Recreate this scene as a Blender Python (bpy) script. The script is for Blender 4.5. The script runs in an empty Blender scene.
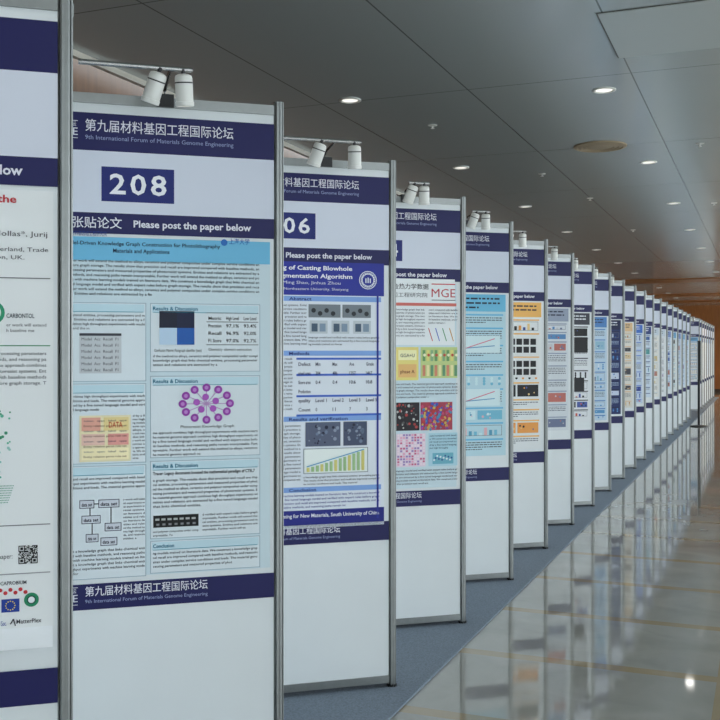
import bpy, bmesh, math, random
from mathutils import Vector, Matrix
S=bpy.context.scene
S.view_settings.view_transform='Standard'
S.view_settings.look='None'
COL=S.collection
CAMZ=1.62; CEIL=3.52; H=2.53
ANG=math.atan2(.279,.96)
RA=math.atan(.405)           # direction of the corridor, measured from +Y
rd=Vector((math.sin(RA),math.cos(RA),0)); sd=Vector((math.cos(RA),-math.sin(RA),0))
def room(s,t,z=0): return sd*s+rd*t+Vector((0,0,z))

# ---------------------------------------------------------------- materials
def lin(c):
    return tuple(((v/255)/12.92 if v/255<=.04045 else (((v/255)+.055)/1.055)**2.4) for v in c)
MATS={}
def mat(name,rgb,rough=.5,metal=0,noise=0,scale=20,emit=0,spec=.5):
    if name in MATS: return MATS[name]
    m=bpy.data.materials.new(name); m.use_nodes=True
    nt=m.node_tree; b=nt.nodes['Principled BSDF']
    c=lin(rgb)
    b.inputs['Base Color'].default_value=(*c,1)
    b.inputs['Roughness'].default_value=rough
    b.inputs['Metallic'].default_value=metal
    b.inputs['Specular IOR Level'].default_value=spec
    if emit:
        b.inputs['Emission Color'].default_value=(*c,1); b.inputs['Emission Strength'].default_value=emit
    if noise:
        tc=nt.nodes.new('ShaderNodeTexCoord'); n=nt.nodes.new('ShaderNodeTexNoise'); n.inputs['Scale'].default_value=scale
        r=nt.nodes.new('ShaderNodeValToRGB')
        r.color_ramp.elements[0].color=(*[v*(1-noise) for v in c],1); r.color_ramp.elements[1].color=(*[min(1,v*(1+noise)) for v in c],1)
        r.color_ramp.elements[0].position=.3; r.color_ramp.elements[1].position=.7
        nt.links.new(tc.outputs['Object'],n.inputs['Vector']); nt.links.new(n.outputs['Fac'],r.inputs['Fac']); nt.links.new(r.outputs['Color'],b.inputs['Base Color'])
    MATS[name]=m; return m
def ink(rgb):
    return mat('ink_%d_%d_%d'%tuple(rgb),rgb,.45,spec=.3)
NAVY=(27,27,84); WHITE=(234,238,242)
mat('laminate',(224,229,231),.4,noise=.02,scale=3)
mat('aluminium',(140,143,142),.35,metal=.75,noise=.05,scale=30)
mat('paper',WHITE,.45)
mat('lamp_white',(225,225,220),.35)
mat('lamp_dark',(30,30,32),.4)
mat('lamp_glow',(255,250,238),.4,emit=1.2)
mat('chrome',(190,190,190),.2,metal=1)

# ---------------------------------------------------------------- mesh accumulator
class Acc:
    def __init__(s): s.v=[]; s.f=[]; s.m=[]; s.mats=[]
    def mi(s,m):
        if m not in s.mats: s.mats.append(m)
        return s.mats.index(m)
    def poly(s,pts,m):
        b=len(s.v); s.v+= [tuple(p) for p in pts]; s.f.append(tuple(range(b,b+len(pts)))); s.m.append(s.mi(m))
    def mesh(s,vs,fs,m):
        b=len(s.v); s.v+=[tuple(p) for p in vs]; k=s.mi(m)
        for f in fs: s.f.append(tuple(i+b for i in f)); s.m.append(k)
    def box(s,x0,x1,y0,y1,z0,z1,m):
        vs=[(x,y,z) for x in (x0,x1) for y in (y0,y1) for z in (z0,z1)]
        s.mesh(vs,[(0,1,3,2),(4,6,7,5),(0,4,5,1),(2,3,7,6),(0,2,6,4),(1,5,7,3)],m)
    def prism(s,prof,z0,z1,m,cx=0,cy=0):
        n=len(prof)
        vs=[(cx+p[0],cy+p[1],z0) for p in prof]+[(cx+p[0],cy+p[1],z1) for p in prof]
        fs=[(i,(i+1)%n,n+(i+1)%n,n+i) for i in range(n)]+[tuple(range(n,2*n)),tuple(reversed(range(n)))]
        s.mesh(vs,fs,m)
    def lathe(s,prof,M,m,n=24):
        vs=[];fs=[]
        for (r,z) in prof:
            for k in range(n):
                a=2*math.pi*k/n; vs.append(M@Vector((r*math.cos(a),r*math.sin(a),z)))
        for j in range(len(prof)-1):
            for k in range(n):
                fs.append((j*n+k,j*n+(k+1)%n,(j+1)*n+(k+1)%n,(j+1)*n+k))
        s.mesh(vs,fs,m)
    def tube(s,pts,r,m,n=10):
        vs=[];fs=[]; pts=[Vector(p) for p in pts]
        for j,p in enumerate(pts):
            d=(pts[min(j+1,len(pts)-1)]-pts[max(j-1,0)]).normalized()
            q=d.to_track_quat('Z','Y')
            for k in range(n):
                a=2*math.pi*k/n; vs.append(p+q@Vector((r*math.cos(a),r*math.sin(a),0)))
        for j in range(len(pts)-1):
            for k in range(n): fs.append((j*n+k,j*n+(k+1)%n,(j+1)*n+(k+1)%n,(j+1)*n+k))
        fs.append(tuple(range(n))[::-1]); fs.append(tuple(range((len(pts)-1)*n,len(pts)*n)))
        s.mesh(vs,fs,m)
    def obj(s,name,parent=None,smooth=False):
        me=bpy.data.meshes.new(name); me.from_pydata(s.v,[],s.f)
        for m in s.mats: me.materials.append(m)
        me.polygons.foreach_set('material_index',s.m)
        me.update()
        if smooth:
            me.polygons.foreach_set('use_smooth',[True]*len(s.f))
        o=bpy.data.objects.new(name,me); COL.objects.link(o)
        if parent: o.parent=parent
        if smooth:
            md=o.modifiers.new('es','EDGE_SPLIT'); md.split_angle=math.radians(35)
        return o

# ---------------------------------------------------------------- text
TC={}
def glyphs(txt,bold=0):
    k=(txt,bold)
    if k in TC: return TC[k]
    cu=bpy.data.curves.new('t','FONT'); cu.body=txt; cu.resolution_u=2; cu.offset=bold
    o=bpy.data.objects.new('t',cu); COL.objects.link(o)
    dg=bpy.context.evaluated_depsgraph_get(); dg.update()
    me=o.evaluated_get(dg).to_mesh()
    vs=[(v.co.x,v.co.y) for v in me.vertices]; fs=[tuple(p.vertices) for p in me.polygons]
    o.evaluated_get(dg).to_mesh_clear()
    bpy.data.objects.remove(o); bpy.data.curves.remove(cu)
    if vs:
        x0=min(v[0] for v in vs);x1=max(v[0] for v in vs)
    else: x0,x1=0,1
    TC[k]=(vs,fs,x0,x1); return TC[k]
class Page(Acc):
    """printed sheet content in board coordinates u (0..1 m) and z"""
    def rect(s,u0,u1,z0,z1,c,l=2):
        y=-.012-.0008*l
        s.poly([(u0,y,z0),(u1,y,z0),(u1,y,z1),(u0,y,z1)], ink(c) if isinstance(c,tuple) else c)
    def frame(s,u0,u1,z0,z1,c,w=.0025,l=3):
        s.rect(u0,u1,z1-w,z1,c,l); s.rect(u0,u1,z0,z0+w,c,l); s.rect(u0,u0+w,z0,z1,c,l); s.rect(u1-w,u1,z0,z1,c,l)
    def disc(s,u,z,r,c,l=3,n=20):
        y=-.012-.0008*l
        s.poly([(u+r*math.cos(2*math.pi*k/n),y,z+r*math.sin(2*math.pi*k/n)) for k in range(n)],ink(c))
    def ring(s,u,z,r,w,c,l=3): s.disc(u,z,r,c,l); s.disc(u,z,r-w,WHITE,l+1)
    def line(s,a,b,w,c,l=3):
        y=-.012-.0008*l; d=Vector((b[0]-a[0],b[1]-a[1])); 
        if d.length<1e-6: return
        n=Vector((-d.y,d.x)).normalized()*w/2
        s.poly([(a[0]-n.x,y,a[1]-n.y),(b[0]-n.x,y,b[1]-n.y),(b[0]+n.x,y,b[1]+n.y),(a[0]+n.x,y,a[1]+n.y)],ink(c))
    def text(s,txt,u0,u1,zb,h,c,bold=0,l=4,maxw=None):
        """cap height h, baseline zb; stretched to u0..u1 when u1 given"""
        vs,fs,x0,x1=glyphs(txt,bold)
        if not vs: return
        sy=h/.7
        sx=sy if u1 is None else (u1-u0)/(x1-x0)
        y=-.012-.0008*l
        s.mesh([(u0+(x-x0)*sx,y,zb+yy*sy) for x,yy in vs],fs,ink(c))
    def body(s,u0,u1,z1,z0,pitch,rnd,c=(40,46,58),real=True,l=4):
        z=z1-pitch
        while z>z0-1e-6:
            last=z-pitch<z0
            w=(u1-u0)*(rnd.uniform(.4,.8) if last else 1)
            if real:
                n=max(6,int(w/(pitch*.36)))
                i=rnd.randrange(len(LOREM)-n) if len(LOREM)>n else 0
                i=(i//17)*17
                s.text(LOREM[i:i+n].strip(),u0,u0+w,z+pitch*.2,pitch*.55,c,.008,l=l)
            else:
                u=u0
                while u<u0+w:
                    ww=rnd.uniform(.8,3.2)*pitch*.6
                    s.rect(u,min(u+ww,u0+w),z+pitch*.22,z+pitch*.6,c,l); u+=ww+pitch*.3
            z-=pitch
LOREM=("The material genome approach combines high throughput experiments with machine learning models trained on literature data. "
 "We construct a knowledge graph that links chemical entities, processing parameters and measured properties of photoresist systems. "
 "Entities and relations are extracted by a fine tuned language model and verified with expert rules before graph storage. "
 "The results show that precision and recall are improved compared with baseline methods, and reasoning paths remain interpretable. "
 "Further work will extend the method to alloys, ceramics and polymer composites under complex service conditions and loads. ")*2

def common(P,num,short=False):
    P.rect(.022,.97,2.332,2.464,NAVY,1)
    P.rect(.022,.97,2.115,2.332,(214,219,232),1)
    P.rect(.022,.97,2.042,2.115,NAVY,1)
    P.rect(.022,.97,.725,.815,NAVY,1)
    W=(225,225,235)
    for zz,k in ((2.403,1.0),(.775,.82)):
        P.text('第九届材料基因工程国际论坛',.30,.30+.52*k,zz,.032*k,W,.004,2)
        P.text('9th International Forum of Materials Genome Engineering',.30,.30+.52*k,zz-.032*k,.015*k,(150,160,200),0,2)
        P.text('MGE',.20,.275,zz-.02,.026,W,0,2)
        P.line((.20,zz+.03),(.275,zz+.03),.002,W,2); P.line((.20,zz-.03),(.275,zz-.03),.002,W,2)
        P.text('大会论坛',.205,.27,zz+.012,.012,W,0,2)
    P.rect(.355,.607,2.156,2.278,(28,38,110),2)
    for k,ch in enumerate(num):
        P.text(ch,.383+k*.071,.383+k*.071+.055,2.184,.070,(240,240,245),.018,3)
    P.text('请在下方张贴论文',.08,.425,2.064,.030,W,.006,2)
    P.text('Please post the paper below',.465,.885,2.068,.024,W,.025,2)

R=random.Random(5)
# ---- sheet 208
def page208(P):
    U=lambda x:.27+(x-77)*.00356
    Z=lambda y:1.631+(352-y)*.0036
    P.rect(.045,.955,.835,2.03,(206,223,230),1)
    P.rect(.045,.955,1.948,2.03,(112,186,222),2)
    P.text('Large Language Model-Driven Knowledge Graph Construction for Photolithography',.10,U(218),Z(249),.013,(20,40,70),.015,3)
    P.text('Materials and Applications',U(112),U(167),Z(256),.014,(20,40,70),.015,3)
    P.text('材料基因组工程研究院',U(72),U(106),Z(240),.013,(30,60,140),.0,3)
    P.disc(U(222),Z(243),.012,(40,110,190),3); P.text('上海大学',U(227),U(248),Z(244),.016,(30,90,170),.01,3)
    P.body(.07,U(258),Z(262),Z(303),.0165,R)
    cr0,cr1=U(148),U(259); cl0,cl1=.07,U(144)
    def sec(u0,u1,y1,y0,title):
        P.rect(u0,u1,Z(y0),Z(y1),(220,229,234),2); P.frame(u0,u1,Z(y0),Z(y1),(150,175,190),.002,3)
        P.rect(u0+.006,u1-.006,Z(y1+9),Z(y1+1.5),(196,222,232),3)
        P.text(title,u0+.01,u0+.012*len(title)*.7,Z(y1+7),.013,(20,110,140),.02,4)
        P.line((u0+.01,Z(y1+9)),(u1-.01,Z(y1+9)),.002,(40,150,170),4)
    sec(cr0,cr1,305,373,'Results & Discussion')
    cc={(0,0):(190,214,236),(1,1):(14,24,60),(0,1):(15,20,45),(1,0):(30,90,170)}
    for a in range(2):
        for b in range(2):
            P.rect(U(157)+a*.062,U(157)+(a+1)*.062,Z(346)+b*.06,Z(346)+(b+1)*.06,cc[(a,b)],4)
    P.text('Confusion Matrix: Paragraph classifier (test)',U(152),U(199),Z(353),.010,(60,60,60),0,4)
    P.text('Chemistry',U(206),U(220),Z(352),.01,(60,60,60),0,4);P.text('element extraction',U(222),U(250),Z(352),.01,(60,60,60),0,4)
    for yy in (314,323,346): P.line((U(204),Z(yy)),(U(257),Z(yy)),.002,(40,40,40),4)
    for j,row in enumerate((('Metric','High Level','Low Level'),('Precision','97.1%','93.4%'),('Recall','96.9%','92.0%'),('F1 Score','97.0%','92.7%'))):
        for k,t in enumerate(row): P.text(t,U(206+k*18),U(206+k*18+13),Z(321+j*7.5),.012,(50,50,50),.01,4)
    P.body(cr0+.01,cr1-.01,Z(355),Z(371),.0155,R)
    sec(cr0,cr1,377,458,'Results & Discussion')
    cx,cz=U(204),Z(405)
    for k in range(12):
        a=2*math.pi*k/12; rx,rz=.085,.058
        p=(cx+rx*math.cos(a),cz+rz*math.sin(a))
        P.line((cx,cz),p,.003,(190,150,200),4); P.disc(p[0],p[1],.0145,(150,60,165),5)
        P.disc(p[0],p[1],.007,(190,130,205),6,10)
    for k in range(5):
        a=2*math.pi*k/5+.4; P.disc(cx+.036*math.cos(a),cz+.024*math.sin(a),.012,(170,85,185),5)
    P.text('Photoresist Knowledge Graph',U(178),U(232),Z(429),.010,(60,60,60),0,4)
    P.body(cr0+.01,cr1-.01,Z(431),Z(457),.0155,R)
    sec(cr0,cr1,461,538,'Results & Discussion')
    P.text('Tracer: Legacy documents boosted the mathematical paradigm of CTEL7',cr0+.01,cr1-.02,Z(475),.011,(30,30,40),.02,4)
    P.body(cr0+.01,cr1-.01,Z(478),Z(512),.0155,R)
    P.rect(U(151),U(196),Z(527),Z(515),(12,12,14),4)
    for k in range(7): P.rect(U(153+k*6),U(157+k*6),Z(520),Z(518),(170,170,170),5); P.rect(U(154+k*6),U(157+k*6),Z(525),Z(523),(120,120,125),5)
    P.body(U(200),cr1-.01,Z(514),Z(536),.0135,R)
    P.body(cr0+.01,U(196),Z(529),Z(537),.0135,R)
    sec(cr0,cr1,540,572,'Conclusion')
    P.body(cr0+.01,cr1-.01,Z(550),Z(570),.0155,R)
    # left column
    sec(cl0,cl1,305,382,'Introduction')
    P.body(cl0+.01,cl1-.005,Z(315),Z(333),.0155,R)
    P.rect(U(80),U(120),Z(374),Z(336),(200,204,208),4)
    for k in range(6): P.text('Model  Acc  Recall  F1',U(82),U(117),Z(342+k*6),.010,(60,60,70),0,5)
    P.rect(U(80),U(120),Z(337.5),Z(335),(60,60,70),5)
    sec(cl0,cl1,384,462,'Method')
    P.body(cl0+.01,cl1-.005,Z(394),Z(413),.0155,R)
    P.rect(U(80),U(129),Z(460),Z(415),(238,226,184),4)
    P.rect(U(82),U(100),Z(430),Z(417),(232,170,150),5);P.rect(U(103),U(127),Z(430),Z(417),(236,214,150),5)
    P.rect(U(82),U(104),Z(444),Z(433),(236,196,180),5);P.rect(U(107),U(127),Z(444),Z(433),(232,160,150),5)
    P.rect(U(82),U(127),Z(458),Z(447),(250,236,190),5)
    P.text('DATA',U(108),U(121),Z(427),.020,(210,80,60),.01,6)
    for k in range(4):
        P.text('Entity relation parse rule set',U(84),U(125),Z(426+k*10),.007,(110,60,50),0,6)
        P.text('token   span   label   type',U(84),U(125),Z(421+k*10),.006,(70,60,90),0,6)
    P.body(U(131),cl1-.005,Z(414),Z(460),.0125,R)
    sec(cl0,cl1,464,574,'Workflow')
    P.body(cl0+.01,cl1-.005,Z(474),Z(492),.0155,R)
    for a,b,y in ((80,94,497),(98,118,497),(82,100,512),(104,120,520),(86,98,530),(100,116,534)):
        P.rect(U(a),U(b),Z(y+8),Z(y),(205,210,220),4); P.frame(U(a),U(b),Z(y+8),Z(y),(60,60,80),.002,5)
        P.text('data set',U(a+2),U(b-2),Z(y+6),.012,(40,40,60),.01,6)
    P.line((U(94),Z(501)),(U(98),Z(501)),.003,(30,30,40),4);P.line((U(110),Z(505)),(U(110),Z(520)),.003,(30,30,40),4)
    P.line((U(90),Z(505)),(U(90),Z(512)),.003,(30,30,40),4);P.line((U(92),Z(520)),(U(92),Z(530)),.003,(30,30,40),4)
    P.body(U(122),cl1-.005,Z(496),Z(541),.0125,R)
    P.body(cl0+.01,cl1-.005,Z(544),Z(573),.0155,R)

def page206(P):
    U=lambda x:.447+(x-282)*.00485
    Z=lambda y:1.628+(352-y)*.00474
    B=(38,48,150); LB=(130,168,226)
    P.rect(.06,.945,.80,2.03,(226,232,240),1)
    P.rect(.06,.945,Z(296),Z(263),B,2)
    P.text('Segmentation and Rating of Casting Blowhole',.06+.03,U(352),Z(271),.020,(240,240,245),.02,3)
    P.text('Defects on Instance Segmentation Algorithm',.09,U(352),Z(279),.020,(240,240,245),.02,3)
    P.text('Wei Zhang, Ming Shao, Jinhua Zhou',.3,U(340),Z(285),.014,(220,220,235),.0,3)
    P.text('School of Materials Science, Northeastern University, Shenyang',.2,U(348),Z(291),.012,(220,220,235),.0,3)
    P.disc(U(368),Z(280),.044,(235,238,245),3); P.ring(U(368),Z(280),.040,.004,B,4)
    P.disc(U(368),Z(280),.027,B,6)
    for k in range(3): P.rect(U(368)-.014+k*.011,U(368)-.008+k*.011,Z(280)-.014,Z(280)+.008+.004*(k%2),(225,230,240),7)
    for k in range(20): P.disc(U(368)+.032*math.cos(k*.314),Z(280)+.032*math.sin(k*.314),.0025,B,6,6)
    def bar(y,t): 
        P.rect(.09,.93,Z(y+5),Z(y),LB,2); P.text(t,.5-.02,.5+.011*len(t),Z(y+4.2),.014,(20,30,110),.02,3)
    P.rect(U(377),U(379),Z(520),Z(263),B,3)
    bar(297,'Abstract')
    P.body(.09,U(306),Z(304),Z(350),.018,R)
    for k in range(2):
        P.rect(U(308+k*34),U(340+k*31),Z(318),Z(305),(120,128,135),3)
        for j in range(4):
            P.disc(U(313+k*34+j*6.5),Z(311+(j%2)*3),.011,(40,45,50),4)
    for k in range(3):
        P.rect(U(309+k*22),U(327+k*22),Z(334),Z(321),(196,204,210),3)
        P.rect(U(311+k*22),U(317+k*22),Z(332),Z(324),(70,90,110),4)
        P.rect(U(319+k*22),U(325+k*22),Z(332),Z(324),(130,150,170),4)
    P.body(U(308),.92,Z(336),Z(349),.016,R)
    bar(351,'Methods')
    for y in (358,374,395,414): P.rect(U(296),.93,Z(y+2),Z(y),(60,100,200),3)
    for j,row in enumerate((('Defect','Min','Max','Ave','Grade'),('pixel area','304','486','1257','1467'),('Score area','0.4','0.4','10.6','10.8'),('Production','','','',''),('quality','Level 1','Level 2','Level 3','Level 5'),('Count','0','11','7','3'))):
        for k,t in enumerate(row):
            if t:
                w=1.6*len(t) if k else 12
                P.text(t,U(298+k*17),U(298+k*17+w),Z(366+j*9),.016,(50,50,80),.01,4)
    P.body(.09,U(292),Z(357),Z(415),.018,R)
    bar(416,'Results and verification')
    for k,c in enumerate(((88,96,120),(70,80,105))):
        a,b=(305,340) if k==0 else (343,367)
        P.rect(U(a),U(b),Z(446),Z(422),c,3)
        for j in range(22):
            P.disc(R.uniform(U(a)+.012,U(b)-.012),R.uniform(Z(445)+.008,Z(423)-.008),R.uniform(.003,.009),R.choice([(110,125,150),(30,35,60),(140,150,170)]),4,10)
    P.rect(U(303),U(368),Z(473),Z(448),(238,244,240),3); P.frame(U(303),U(368),Z(473),Z(448),(120,130,140),.003,4)
    for k in range(13):
        h=.02+.075*(k/12)**1.2
        P.rect(U(306+k*4.6),U(309+k*4.6),Z(471),Z(471)+h,(160,195,140) if k%3 else (215,205,120),5)
    P.line((U(306),Z(466)),(U(364),Z(450)),.005,(90,160,200),6)
    P.body(.09,U(300),Z(423),Z(484),.018,R)
    P.body(U(303),.92,Z(474.5),Z(485),.016,R)
    bar(486,'Conclusion')
    P.body(.09,.92,Z(492),Z(508),.018,R,c=(30,40,140))
    P.rect(.06,.945,.815,Z(509),(32,38,130),2)
    P.text('The Key Laboratory of Advanced Forming for New Materials, South University of China',.10,.92,Z(516),.017,(230,230,240),.02,3)

def page204(P):
    U=lambda x:.576+(x-397)*.00624
    Z=lambda y:1.626+(352-y)*.00588
    P.rect(.06,.945,.83,2.03,(206,224,232),1)
    P.rect(.07,.935,Z(345),Z(279),(236,240,242),2)
    P.text('高通量计算 Ni-Mn 磁制冷合金热力学数据',.1,U(428),Z(289),.024,(40,40,50),.01,3)
    P.text('北京科技大学 材料基因工程研究院',.2,U(427),Z(297),.020,(60,60,70),.0,3)
    P.text('MGE',U(431),U(455),Z(297),.050,(190,70,80),.0,3)
    P.line((U(431),Z(284)),(U(455),Z(284)),.006,(200,50,60),3);P.line((U(431),Z(300)),(U(455),Z(300)),.004,(60,60,60),3)
    P.rect(.1,U(456),Z(306),Z(303),(210,110,100),3)
    P.body(.1,U(424),Z(308),Z(343),.019,R,(60,60,80))
    P.body(U(428),U(457),Z(308),Z(326),.019,R,(60,60,80))
    for k in range(4): P.line((U(428+k*7),Z(328)),(U(432+k*7),Z(341)),.005,[(200,60,60),(60,90,200),(60,150,90),(210,150,40)][k],3)
    P.rect(.1,U(418),Z(380),Z(347),(236,220,130),2); P.rect(U(398),U(416),Z(360),Z(350),(250,244,190),3);P.rect(U(398),U(416),Z(377),Z(364),(236,190,120),3)
    P.text('GGA+U',U(400),U(414),Z(357),.02,(60,60,70),.01,4);P.text('phase A',U(400),U(414),Z(373),.02,(120,40,30),.01,4)
    P.rect(U(420),U(457),Z(378),Z(347),(196,212,140),2)
    for k in range(9):
        P.rect(U(422+k*4),U(424.8+k*4),Z(361),Z(350),[(110,160,100),(228,222,130),(140,180,130)][k%3],3)
        P.rect(U(422+k*4),U(424.8+k*4),Z(376),Z(365),[(216,140,110),(100,150,110),(238,230,170)][(k*2)%3],3)
        P.disc(U(424+k*4),Z(355),.009,[(240,240,200),(200,90,70)][k%2],4,10)
    P.body(.1,U(457),Z(382),Z(400),.019,R,(60,60,80))
    P.rect(U(396),U(419),Z(430),Z(402),(30,24,32),2); P.rect(U(420),U(452),Z(430),Z(402),(170,60,80),2)
    for k in range(150):
        a=R.uniform(U(421),U(450.5)); z=R.uniform(Z(429),Z(403.5)); w=R.uniform(.006,.02)
        P.disc(a,z,w*.6,R.choice([(70,80,180),(205,70,110),(220,180,90),(170,70,160),(80,140,180),(200,60,60)]),3+k%5,R.choice([5,6,7]))
    for k in range(40):
        a=R.uniform(U(397),U(417)); z=R.uniform(Z(428),Z(404)); P.disc(a,z,R.uniform(.004,.010),R.choice([(190,190,190),(170,60,60),(80,80,80)]),3+k%4,R.choice([4,5,6]))
    P.rect(U(396),U(425),Z(466),Z(433),(232,214,228),2)
    for a in range(10):
        for b in range(12):
            P.rect(U(397+a*2.8),U(399+a*2.8),Z(464.5-b*2.65),Z(462.7-b*2.65),R.choice([(206,100,140),(236,170,196),(160,130,190),(245,225,235),(245,225,235)]),3)
    P.rect(U(428),U(457),Z(466),Z(433),(176,214,228),2)
    P.body(U(429),U(456),Z(434),Z(450),.018,R,(50,60,90)); P.rect(U(432),U(453),Z(464),Z(453),(110,176,196),3)
    for k in range(12): P.disc(U(433.5+k*1.6),Z(460-(k*7)%5),.006,[(230,240,245),(50,90,150)][k%2],4,8)
    P.body(.1,U(457),Z(468),Z(486),.019,R,(60,60,80))

def page210(P):
    U=lambda x:.827+(x)*.0024
    Z=lambda y:1.62+(352-y)*.00255
    P.rect(.05,U(55),.92,2.03,(232,235,236),1)
    P.text('Predicting materials: closing the synthesis loop with the',.1,U(18),Z(204),.019,(190,30,45),.02,3)
    P.text('A. Krishnan, B. Marchenko, A. Sokolova, D. Petrov, Tomas Hollas*, Jurij',.18,U(49),Z(237),.013,(50,50,60),0,3)
    P.text('Department of Materials and Chemistry, University of the North, Cumberland, Trade',.2,U(50),Z(252),.0105,(60,60,70),0,3)
    P.text('Leeds, UK, and Oxford Street, London, UK.',.5,U(26),Z(260),.0105,(60,60,70),0,3)
    P.rect(.08,U(52),Z(279),Z(278),(100,100,106),3)
    P.rect(.08,U(52),Z(346),Z(345),(80,150,110),3)
    P.ring(U(-6),Z(313),.030,.009,(40,150,110),3)
    P.text('CARBONTOL',U(8),U(36),Z(318),.011,(40,60,70),.01,3)
    P.body(U(8),U(48),Z(322),Z(338),.014,R,(120,120,125))
    P.body(.1,U(48),Z(350),Z(395),.015,R,(110,112,118))
    for k in range(60):
        a=R.uniform(U(-22),U(12)); z=R.uniform(Z(480),Z(410)); 
        P.disc(a,z,R.uniform(.002,.0045),R.choice([(60,150,110),(90,180,150),(150,200,190)]),3,8)
    for k in range(14):
        for j in range(8):
            P.disc(U(-4)+.0035*k-.002*j,Z(484)-.006*j,.0013,(60,150,120),4,6)
    P.rect(.08,U(52),Z(524),Z(523),(120,120,124),3)
    P.text('Find the paper:',U(-20),U(14),Z(556),.012,(60,60,70),0,3)
    q=U(20); w=.0022
    for a in range(21):
        for b in range(21):
            corner=(a<7 and b<7) or (a>13 and b<7) or (a<7 and b>13)
            if corner:
                aa=a if a<7 else a-14; bb=b if b<7 else b-14
                on=(aa in(0,6) or bb in(0,6) or (2<=aa<=4 and 2<=bb<=4))
            else: on=R.random()<.5
            if on: P.rect(q+a*w,q+(a+1)*w,Z(562)+b*w,Z(562)+(b+1)*w,(25,25,28),3)
    P.rect(.08,U(52),Z(572),Z(571),(150,150,154),3)
    for k in range(6): P.disc(U(2+k*5),Z(587+(k%2)*3),.005,(195,50,60),3)
    P.text('CAPROBIUM',U(2),U(28),Z(582),.009,(60,60,70),.01,3)
    P.rect(U(3),U(21),Z(609),Z(596),(30,60,150),3)
    for k in range(12): P.disc(U(12)+.011*math.cos(k*math.pi/6),Z(602.5)+.011*math.sin(k*math.pi/6),.0017,(240,210,60),4,6)
    P.disc(U(33),Z(598),.018,(40,140,100),3); P.ring(U(33),Z(598),.011,.003,(20,90,70),4)
    P.text('UKRI  Royal Soc.',U(-14),U(8),Z(622),.012,(60,80,160),.01,3)
    P.line((U(12),Z(621)),(U(15),Z(616)),.003,(40,40,50),3);P.line((U(15),Z(616)),(U(17),Z(623)),.003,(40,40,50),3)
    P.text('MatterPlex',U(18),U(43),Z(621),.011,(60,60,70),.01,3)

STY={3:dict(bg=(190,220,230),hd=(110,188,222),pal=[(120,190,215),(210,235,240),(230,180,186),(90,160,190)]),
 4:dict(bg=(228,231,232),hd=(240,184,100),pal=[(20,20,24),(236,160,80),(60,80,150),(238,205,140)]),
 5:dict(bg=(214,219,224),hd=(150,160,180),pal=[(110,120,150),(190,110,100),(90,140,190),(200,200,205)]),
 6:dict(bg=(226,229,232),hd=(60,60,70),pal=[(16,16,20),(40,40,48),(190,90,80),(70,90,160)]),
 7:dict(bg=(190,212,230),hd=(80,130,190),pal=[(90,150,200),(220,230,240),(60,90,140),(150,190,210)]),
 8:dict(bg=(24,44,98),hd=(14,26,70),pal=[(40,90,160),(90,150,210),(20,30,70),(200,210,230)]),
 9:dict(bg=(222,218,210),hd=(220,185,140),pal=[(180,130,90),(215,190,150),(60,60,70),(120,140,90)]),
 10:dict(bg=(200,214,232),hd=(60,110,200),pal=[(70,110,190),(40,60,140),(190,100,100),(170,190,220)])}
def pagegen(P,i):
    rn=random.Random(100+i)
    st=STY.get(i) or dict(bg=rn.choice([(226,228,230),(206,220,234),(218,224,222),(228,226,220),(200,212,228)]),
        hd=rn.choice([(60,100,180),(110,165,205),(40,60,120),(180,155,130),(120,140,190),(200,210,220)]),
        pal=[rn.choice([(30,30,40),(60,90,160),(170,110,100),(80,150,150),(200,180,130),(120,170,210),(130,110,150)]) for _ in range(4)])
    bot=rn.choice([.84,.86,.9])
    P.rect(.05,.945,bot,2.03,st['bg'],1)
    P.rect(.05,.945,1.91,2.03,st['hd'],2)
    tc=(30,36,60) if sum(st['hd'])>380 else (235,238,245)
    P.body(.12,.9,2.018,1.925,.031,rn,tc,False,3)
    ink1=(70,76,90) if sum(st['bg'])>380 else (170,190,220)
    for (u0,u1) in ((.07,.49),(.52,.925)):
        z=1.895
        while z>bot+.06:
            h=rn.uniform(.07,.13); z2=max(z-h,bot+.02)
            k=rn.random()
            P.rect(u0,u1,z-.014,z-.003,st['hd'],3)
            if k<.48: P.body(u0+.01,u1-.01,z-.020,z2+.008,.016,rn,ink1,False,3)
            elif k<.70:
                n=rn.choice([2,3]); w=(u1-u0)/n
                for a in range(n):
                    P.rect(u0+a*w+.008,u0+(a+1)*w-.008,z2+.01,z-.024,rn.choice(st['pal']),3)
                    for q in range(5): P.disc(rn.uniform(u0+a*w+.025,u0+(a+1)*w-.025),rn.uniform(z2+.02,z-.035),rn.uniform(.004,.011),rn.choice(st['pal']),4,8)
            elif k<.86:
                P.frame(u0+.01,u1-.01,z2+.01,z-.022,(110,115,125),.003,3)
                n=9
                for a in range(n): 
                    x=u0+.03+a*(u1-u0-.06)/n; P.rect(x,x+.022,z2+.013,z2+.013+rn.uniform(.2,.85)*max(.01,z-z2-.04),st['pal'][a%4],4)
            else:
                n=7;m=3
                for a in range(n):
                    for b in range(m): P.disc(u0+(a+.5)*(u1-u0)/n,z2+.012+(b+.5)*(z-z2-.035)/m,.011,rn.choice(st['pal'][:2]),3,10)
            z=z2-.008
    if i==4:
        for z in (1.70,1.52):
            P.rect(.52,.925,z-.10,z+.06,(226,228,228),5)
            for a in range(6):
                for b in range(2): P.rect(.535+a*.062,.585+a*.062,z-.08+b*.065,z-.03+b*.065,(16,16,20),6)
    if i==3:
        for z in (1.62,1.25): P.rect(.56,.90,z,z+.12,(216,236,240),5); P.line((.6,z+.02),(.86,z+.10),.006,(220,120,140),6); P.line((.6,z+.03),(.86,z+.05),.006,(80,150,190),6)
    if i==6:
        P.rect(.6,.92,1.62,1.78,(18,18,22),6);P.rect(.64,.88,1.22,1.36,(20,20,24),6)

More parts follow.
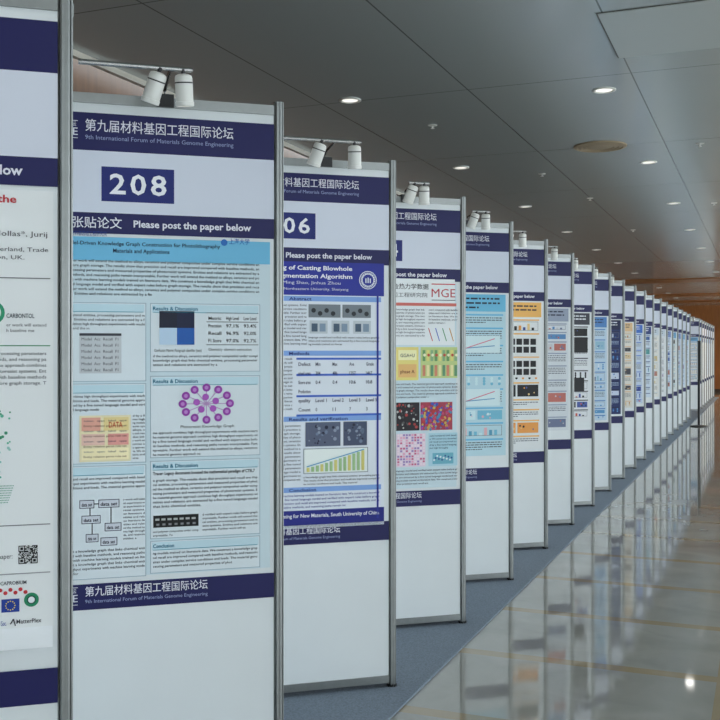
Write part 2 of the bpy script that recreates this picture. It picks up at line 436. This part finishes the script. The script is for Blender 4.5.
# ---------------------------------------------------------------- boards
def post_profile(r):
    pr=[]
    for k in range(8):
        a0=math.radians(22.5+45*k); a1=a0+math.radians(45)
        p0=Vector((math.cos(a0),math.sin(a0)))*r; p1=Vector((math.cos(a1),math.sin(a1)))*r
        mid=(p0+p1)/2; inn=mid*.75
        pr+= [p0, p0.lerp(p1,.34), inn+(p0-mid)*.3, inn+(p1-mid)*.3, p0.lerp(p1,.66)]
    return pr
PP=post_profile(.021)
STEP=1.125
def RX(i):
    d=3.70+STEP*i
    return Vector((.405*d-1.790,d,0))
RET=Vector((.405*STEP-.96,STEP-.279,0))
RETL=RET.length
ra=math.atan2(RET.y,RET.x)-ANG      # angle of the return panel in board-local axes
LAM=MATS['laminate']; AL=MATS['aluminium']
NP=29
present=[i for i in range(-2,NP) if i not in (19,20)]
for i in present:
    E=bpy.data.objects.new('poster_board',None); COL.objects.link(E)
    Rp=RX(i); L=Rp-Vector((.96,.279,0))
    E.location=(L.x,L.y,.0115); E.rotation_euler=(0,0,ANG); E.empty_display_size=.2
    A=Acc()
    A.box(.018,.972,-.009,.009,.045,2.49,LAM)
    A.obj('infill_panel',E)
    A=Acc()
    A.prism(PP,0,H,AL,0,0); A.prism(PP,0,H,AL,.988,0)
    for (z0,z1) in ((.02,.055),(H-.05,H-.015)): A.box(.019,.97,-.016,.016,z0,z1,AL)
    for x in (0,.988): A.prism([(v[0]*1.15,v[1]*1.15) for v in PP],0,.012,MATS['lamp_dark'],x,0)
    A.obj('frame',E)
    if i+1 in present:
        M=Matrix.Translation((1.0,0,0))@Matrix.Rotation(ra,4,'Z')
        A=Acc(); A.box(.03,RETL-.025,-.009,.009,.045,2.49,LAM)
        for (z0,z1) in ((.02,.055),(H-.05,H-.015)): A.box(.022,RETL-.024,-.016,.016,z0,z1,AL)
        o=A.obj('return_panel',E); o.matrix_local=M
    P=Page()
    common(P,str(208-2*i))
    {-1:page210,0:page208,1:page206,2:page204}.get(i,lambda p:pagegen(p,i))(P)
    po=P.obj('printed_poster',E); po.location=(0,0,-.018 if i>=0 else -.012)
    if i==-1:   # curled lower edge of the sheet
        A=Acc(); n=8; prev=None
        rows=[(-.0125-.03*(k/n)**2,.915-.05*k/n) for k in range(n+1)]
        for (y0,z0),(y1,z1) in zip(rows[:-1],rows[1:]):
            A.poly([(.05,y1,z1),(.958,y1,z1),(.958,y0,z0),(.05,y0,z0)],MATS['paper'])
        A.obj('poster_curl',E,True)
    # ---- spotlights clamped on the rail
    F=bpy.data.objects.new('twin_spotlight',None); COL.objects.link(F)
    F.location=E.location; F.rotation_euler=E.rotation_euler; F.empty_display_size=.1
    c,sep={0:(.575,.080),1:(.655,.155),-1:(.5,.1),2:(.63,.06),3:(.66,.07)}.get(i,(.62,.07+.03*((i*7)%3)))
    zt=H+.025
    A=Acc()
    dk=MATS['lamp_dark']
    A.box(c-.03,c+.03,-.028,.028,H-.0145,H-.004,dk)
    A.box(c-.03,c+.03,-.028,-.018,H-.05,H-.0145,dk); A.box(c-.03,c+.03,.018,.028,H-.05,H-.0145,dk)
    A.tube([(c,0,H-.005),(c,0,zt-.01),(c,-.02,zt),(c,-.2,zt+.01),(c,-.24,zt+.005)],.007,MATS['chrome'])
    A.tube([(c-.30 if i in(0,1) else c-sep/2-.03,-.24,zt+.003),(c+sep/2+.03,-.24,zt+.003)],.009,MATS['chrome'])
    A.tube([(c,.03,H-.03),(c-.02,.05,H-.06),(c-.03,.05,H-.4)],.004,dk,6)
    A.obj('arm',F,True)
    for k,x in enumerate((c-sep/2,c+sep/2)):
        M=Matrix.Translation((x,-.24,zt-.012))@Matrix.Rotation(math.radians(10 if k else 16),4,'X')@Matrix.Rotation(math.radians(16-20*k),4,'Y')@Matrix.Rotation(math.pi,4,'X')@Matrix.Scale(.9,4)
        A=Acc()
        A.lathe([(0,0),(.018,0),(.030,.006),(.033,.016),(.033,.100),(.035,.102),(.035,.116),(.031,.118),(.029,.108)],M,MATS['lamp_white'])
        A.lathe([(.029,.108),(0,.106)],M,MATS['lamp_glow'])
        A.lathe([(.0335,.03),(.0338,.031),(.0338,.034),(.0335,.035)],M,dk)
        A.lathe([(0,-.018),(.008,-.018),(.008,.002)],M,dk,12)
        A.obj('head_%d'%(k+1),F,True)

# ---------------------------------------------------------------- room shell
T0=-14
def rbox(name,s0,s1,t0,t1,z0,z1,m):
    A=Acc(); A.box(s0,s1,t0,t1,z0,z1,m); o=A.obj(name)
    o.rotation_euler=(0,0,-RA); return o
def nodes(m): return m.node_tree.nodes,m.node_tree.links
def math_node(N,L,op,a,b=None,c=None):
    n=N.new('ShaderNodeMath'); n.operation=op
    for k,v in enumerate((a,b,c)):
        if v is None: continue
        if isinstance(v,(int,float)): n.inputs[k].default_value=v
        else: L.new(v,n.inputs[k])
    return n.outputs[0]
# floor
fm=bpy.data.materials.new('polished_marble'); fm.use_nodes=True; N,L=nodes(fm); b=N['Principled BSDF']
tc=N.new('ShaderNodeTexCoord'); sp=N.new('ShaderNodeSeparateXYZ'); L.new(tc.outputs['Object'],sp.inputs[0])
def band(coord,off,period,width):
    x=math_node(N,L,'ADD',coord,off+100*period); x=math_node(N,L,'MODULO',x,period); return math_node(N,L,'LESS_THAN',x,width)
bt=band(sp.outputs['Y'],-.40,.96,.09); bs=band(sp.outputs['X'],.22,2.9,.09)
bb=math_node(N,L,'MULTIPLY',math_node(N,L,'MAXIMUM',bt,bs),.7)
n1=N.new('ShaderNodeTexNoise'); n1.inputs['Scale'].default_value=2.2; n1.inputs['Detail'].default_value=9; n1.inputs['Distortion'].default_value=.8
L.new(tc.outputs['Object'],n1.inputs['Vector'])
cr=N.new('ShaderNodeValToRGB'); L.new(n1.outputs['Fac'],cr.inputs[0])
cr.color_ramp.elements[0].position=.3; cr.color_ramp.elements[0].color=(*lin((142,141,135)),1)
cr.color_ramp.elements[1].position=.7; cr.color_ramp.elements[1].color=(*lin((162,161,154)),1)
mx=N.new('ShaderNodeMixRGB'); L.new(bb,mx.inputs[0]); L.new(cr.outputs[0],mx.inputs[1]); mx.inputs[2].default_value=(*lin((156,132,86)),1)
L.new(mx.outputs[0],b.inputs['Base Color']); b.inputs['Roughness'].default_value=.05; b.inputs['IOR'].default_value=2.2
bp=N.new('ShaderNodeBump'); bp.inputs['Strength'].default_value=.05; n2=N.new('ShaderNodeTexNoise'); n2.inputs['Scale'].default_value=2.5; L.new(tc.outputs['Object'],n2.inputs['Vector']); L.new(n2.outputs['Fac'],bp.inputs['Height']); L.new(bp.outputs[0],b.inputs['Normal'])
rbox('floor',-4.3,6.2,T0,43,-.1,0,fm)
# carpet
cm=mat('carpet_blue_grey',(122,134,148),.95,noise=.22,scale=120)
rbox('carpet_runner',-4.0,-1.532,-5.5,38,.0005,.011,cm)
# ceiling
gm=bpy.data.materials.new('ceiling_panels'); gm.use_nodes=True; N,L=nodes(gm); b=N['Principled BSDF']
tc=N.new('ShaderNodeTexCoord'); sp=N.new('ShaderNodeSeparateXYZ'); L.new(tc.outputs['Object'],sp.inputs[0])
a1=band(sp.outputs['X'],.85,1.15,.010); a2=band(sp.outputs['Y'],.2,2.4,.010); aa=math_node(N,L,'MULTIPLY',math_node(N,L,'MAXIMUM',a1,a2),.75)
mx=N.new('ShaderNodeMixRGB'); L.new(aa,mx.inputs[0]); mx.inputs[1].default_value=(*lin((194,201,200)),1); mx.inputs[2].default_value=(*lin((90,92,90)),1)
L.new(mx.outputs[0],b.inputs['Base Color']); b.inputs['Roughness'].default_value=.18; b.inputs['Metallic'].default_value=.3
rbox('ceiling',-4.02,6.2,T0,43,CEIL,CEIL+.1,gm)
# walls
wm=bpy.data.materials.new('wood_panelling'); wm.use_nodes=True; N,L=nodes(wm); b=N['Principled BSDF']
tc=N.new('ShaderNodeTexCoord'); mp=N.new('ShaderNodeMapping'); mp.inputs['Scale'].default_value=(6,6,.6); L.new(tc.outputs['Object'],mp.inputs[0])
n1=N.new('ShaderNodeTexNoise'); n1.inputs['Scale'].default_value=3; n1.inputs['Detail'].default_value=6; L.new(mp.outputs[0],n1.inputs['Vector'])
cr=N.new('ShaderNodeValToRGB'); L.new(n1.outputs['Fac'],cr.inputs[0]); cr.color_ramp.elements[0].color=(*lin((56,38,28)),1); cr.color_ramp.elements[1].color=(*lin((104,74,50)),1)
L.new(cr.outputs[0],b.inputs['Base Color']); b.inputs['Roughness'].default_value=.35
wm2=wm.copy(); wm2.name='wood_panelling_light'
for n in wm2.node_tree.nodes:
    if n.type=='VALTORGB': n.color_ramp.elements[0].color=(*lin((126,76,38)),1); n.color_ramp.elements[1].color=(*lin((184,120,66)),1)
rbox('wall_left',-4.32,-4.3,T0,43,0,CEIL+.4,wm)
rbox('trim_1',-4.06,-4.02,T0,43,CEIL-.04,CEIL+.1,mat('trim_light',(205,200,188),.4))
rbox('wall_back',-4.3,6.2,43,43.2,0,CEIL+.4,wm2)
rbox('baseboard_back',-4.3,6.2,42.97,43,0,.12,mat('baseboard_dark',(60,48,40),.4))
rbox('wall_front',-4.3,6.2,T0-.2,T0,0,CEIL+.4,mat('wall_plaster',(215,214,208),.6))
for k,t in enumerate((27,34,38.5)):  # flat brown bands painting warm wood reflections onto the far ceiling
    rbox('trim_%d'%(k+2),-4.0,6.1,t,t+1.3,CEIL-.03,CEIL-.001,wm2)
# doors in the end wall
for k,s in enumerate((-1.2,.3,1.8)):
    A=Acc(); dm=mat('door_light',(222,218,208),.4); fr=mat('door_frame',(120,90,62),.4)
    for (s0,s1) in ((s,s+.6),(s+.62,s+1.22)):
        A.box(s0,s1,42.9,42.95,.01,2.4,dm)
        A.box(s0+.1,s0+.5,42.88,42.9,.3,1.0,dm); A.box(s0+.1,s0+.5,42.88,42.9,1.15,2.2,dm)
    A.box(s-.08,s,42.88,42.99,0,2.5,fr);A.box(s+1.22,s+1.3,42.88,42.99,0,2.5,fr);A.box(s-.08,s+1.3,42.88,42.99,2.4,2.5,fr)
    A.box(s+.55,s+.57,42.84,42.88,.95,1.25,MATS['chrome']);A.box(s+.65,s+.67,42.84,42.88,.95,1.25,MATS['chrome'])
    o=A.obj('door_%d'%(k+1)); o.rotation_euler=(0,0,-RA)
# window wall on the right (daylight side)
A=Acc(); cw=MATS['wall_plaster']
for t in range(-14,43,6): A.box(6.0,6.5,t,t+.6,0,CEIL,cw)
A.box(6.1,6.4,T0,43,0,.15,cw); A.box(6.1,6.4,T0,43,3.35,CEIL,cw)
o=A.obj('wall_right'); o.rotation_euler=(0,0,-RA)
A=Acc()
for t in range(-14,42,6):
    for q in (2.1,3.4,4.7): A.box(6.22,6.28,t+q-.03,t+q+.03,.15,3.35,AL)
    A.box(6.22,6.28,t+.6,t+6,1.7,1.76,AL)
o=A.obj('window_1'); o.rotation_euler=(0,0,-RA)

# ---------------------------------------------------------------- ceiling fittings
def put(o,s,t,z): p=room(s,t,z); o.location=p
I4=Matrix.Identity(4)
def downlight(s,t,power,col):
    A=Acc(); A.lathe([(.085,0),(.085,-.006),(.070,-.010),(.062,-.002),(.058,-.001)],I4,MATS['lamp_white'])
    A.lathe([(.060,-.002),(0,-.002)],I4,MATS['lamp_glow'])
    o=A.obj('ceiling_downlight',None,True); put(o,s,t,CEIL-.0005)
    ld=bpy.data.lights.new('downlight_lamp','AREA'); ld.shape='DISK'; ld.size=.13; ld.energy=power; ld.color=col; ld.spread=math.radians(150)
    l=bpy.data.objects.new('lamp',ld); COL.objects.link(l); l.parent=o; l.location=(0,0,-.012)
for s,off in ((-2.90,6.96),(-1.08,7.38),(1.6,7.1)):
    for k in range(-3,12):
        far=k>=7
        t=off+2.97*k
        downlight(s,t,26 if far else 3,(1,.68,.38) if far else (1,.97,.92))
for s,t in ((-2.58,7.99),(-.55,9.6),(-2.0,12.5),(-.6,13.5),(-2.2,10.6),(-1.9,16.0),(-.3,11.6)):
    A=Acc(); A.lathe([(0,-.030),(.016,-.030),(.017,-.026),(.006,-.020),(.006,-.008),(.036,-.006),(.040,-.001)],I4,MATS['lamp_white'],16)
    put(A.obj('fire_sprinkler',None,True),s,t,CEIL)
A=Acc(); dm=mat('diffuser_grille',(165,146,118),.5)
A.lathe([(.24,-.001),(.24,-.012),(.21,-.018),(.20,-.010),(.17,-.016),(.16,-.010),(.13,-.016),(.12,-.01),(.08,-.016),(0,-.014)],I4,dm,40)
put(A.obj('ceiling_diffuser',None,True),-1.41,9.38,CEIL)
A=Acc(); hm=mat('hatch',(194,201,200),.25); hd=mat('hatch_gap',(90,88,84),.6)
A.box(-.46,.46,-.46,.46,-.003,-.001,hd); A.box(-.45,.45,-.45,.45,-.008,-.003,hm)
o=A.obj('ceiling_access_hatch'); put(o,-.42,6.15,CEIL); o.rotation_euler=(0,0,-RA)

# sign stand near the far boards
A=Acc(); bk=mat('stand_black',(22,22,24),.4)
A.lathe([(0,.001),(.18,.001),(.18,.02),(.04,.035),(.028,.04),(.028,1.15)],I4,bk,24)
A.box(-.03,.03,-.22,.22,1.0,1.86,bk); A.box(-.033,-.03,-.2,.2,1.02,1.84,MATS['paper'])
o=A.obj('sign_stand'); put(o,-1.33,22.9,0); o.rotation_euler=(0,0,-RA+math.radians(5))

# ---------------------------------------------------------------- light + camera
w=bpy.data.worlds.new('World'); S.world=w; w.use_nodes=True
bg=w.node_tree.nodes['Background']; bg.inputs[0].default_value=(.86,.95,1,1); bg.inputs[1].default_value=4.0
cd=bpy.data.cameras.new('camera'); cam=bpy.data.objects.new('camera',cd); COL.objects.link(cam)
cam.location=(0,0,CAMZ); cam.rotation_euler=(math.pi/2,0,0)
cd.sensor_width=36; cd.lens=50; cd.shift_y=-8/720; cd.clip_start=.05
S.camera=cam
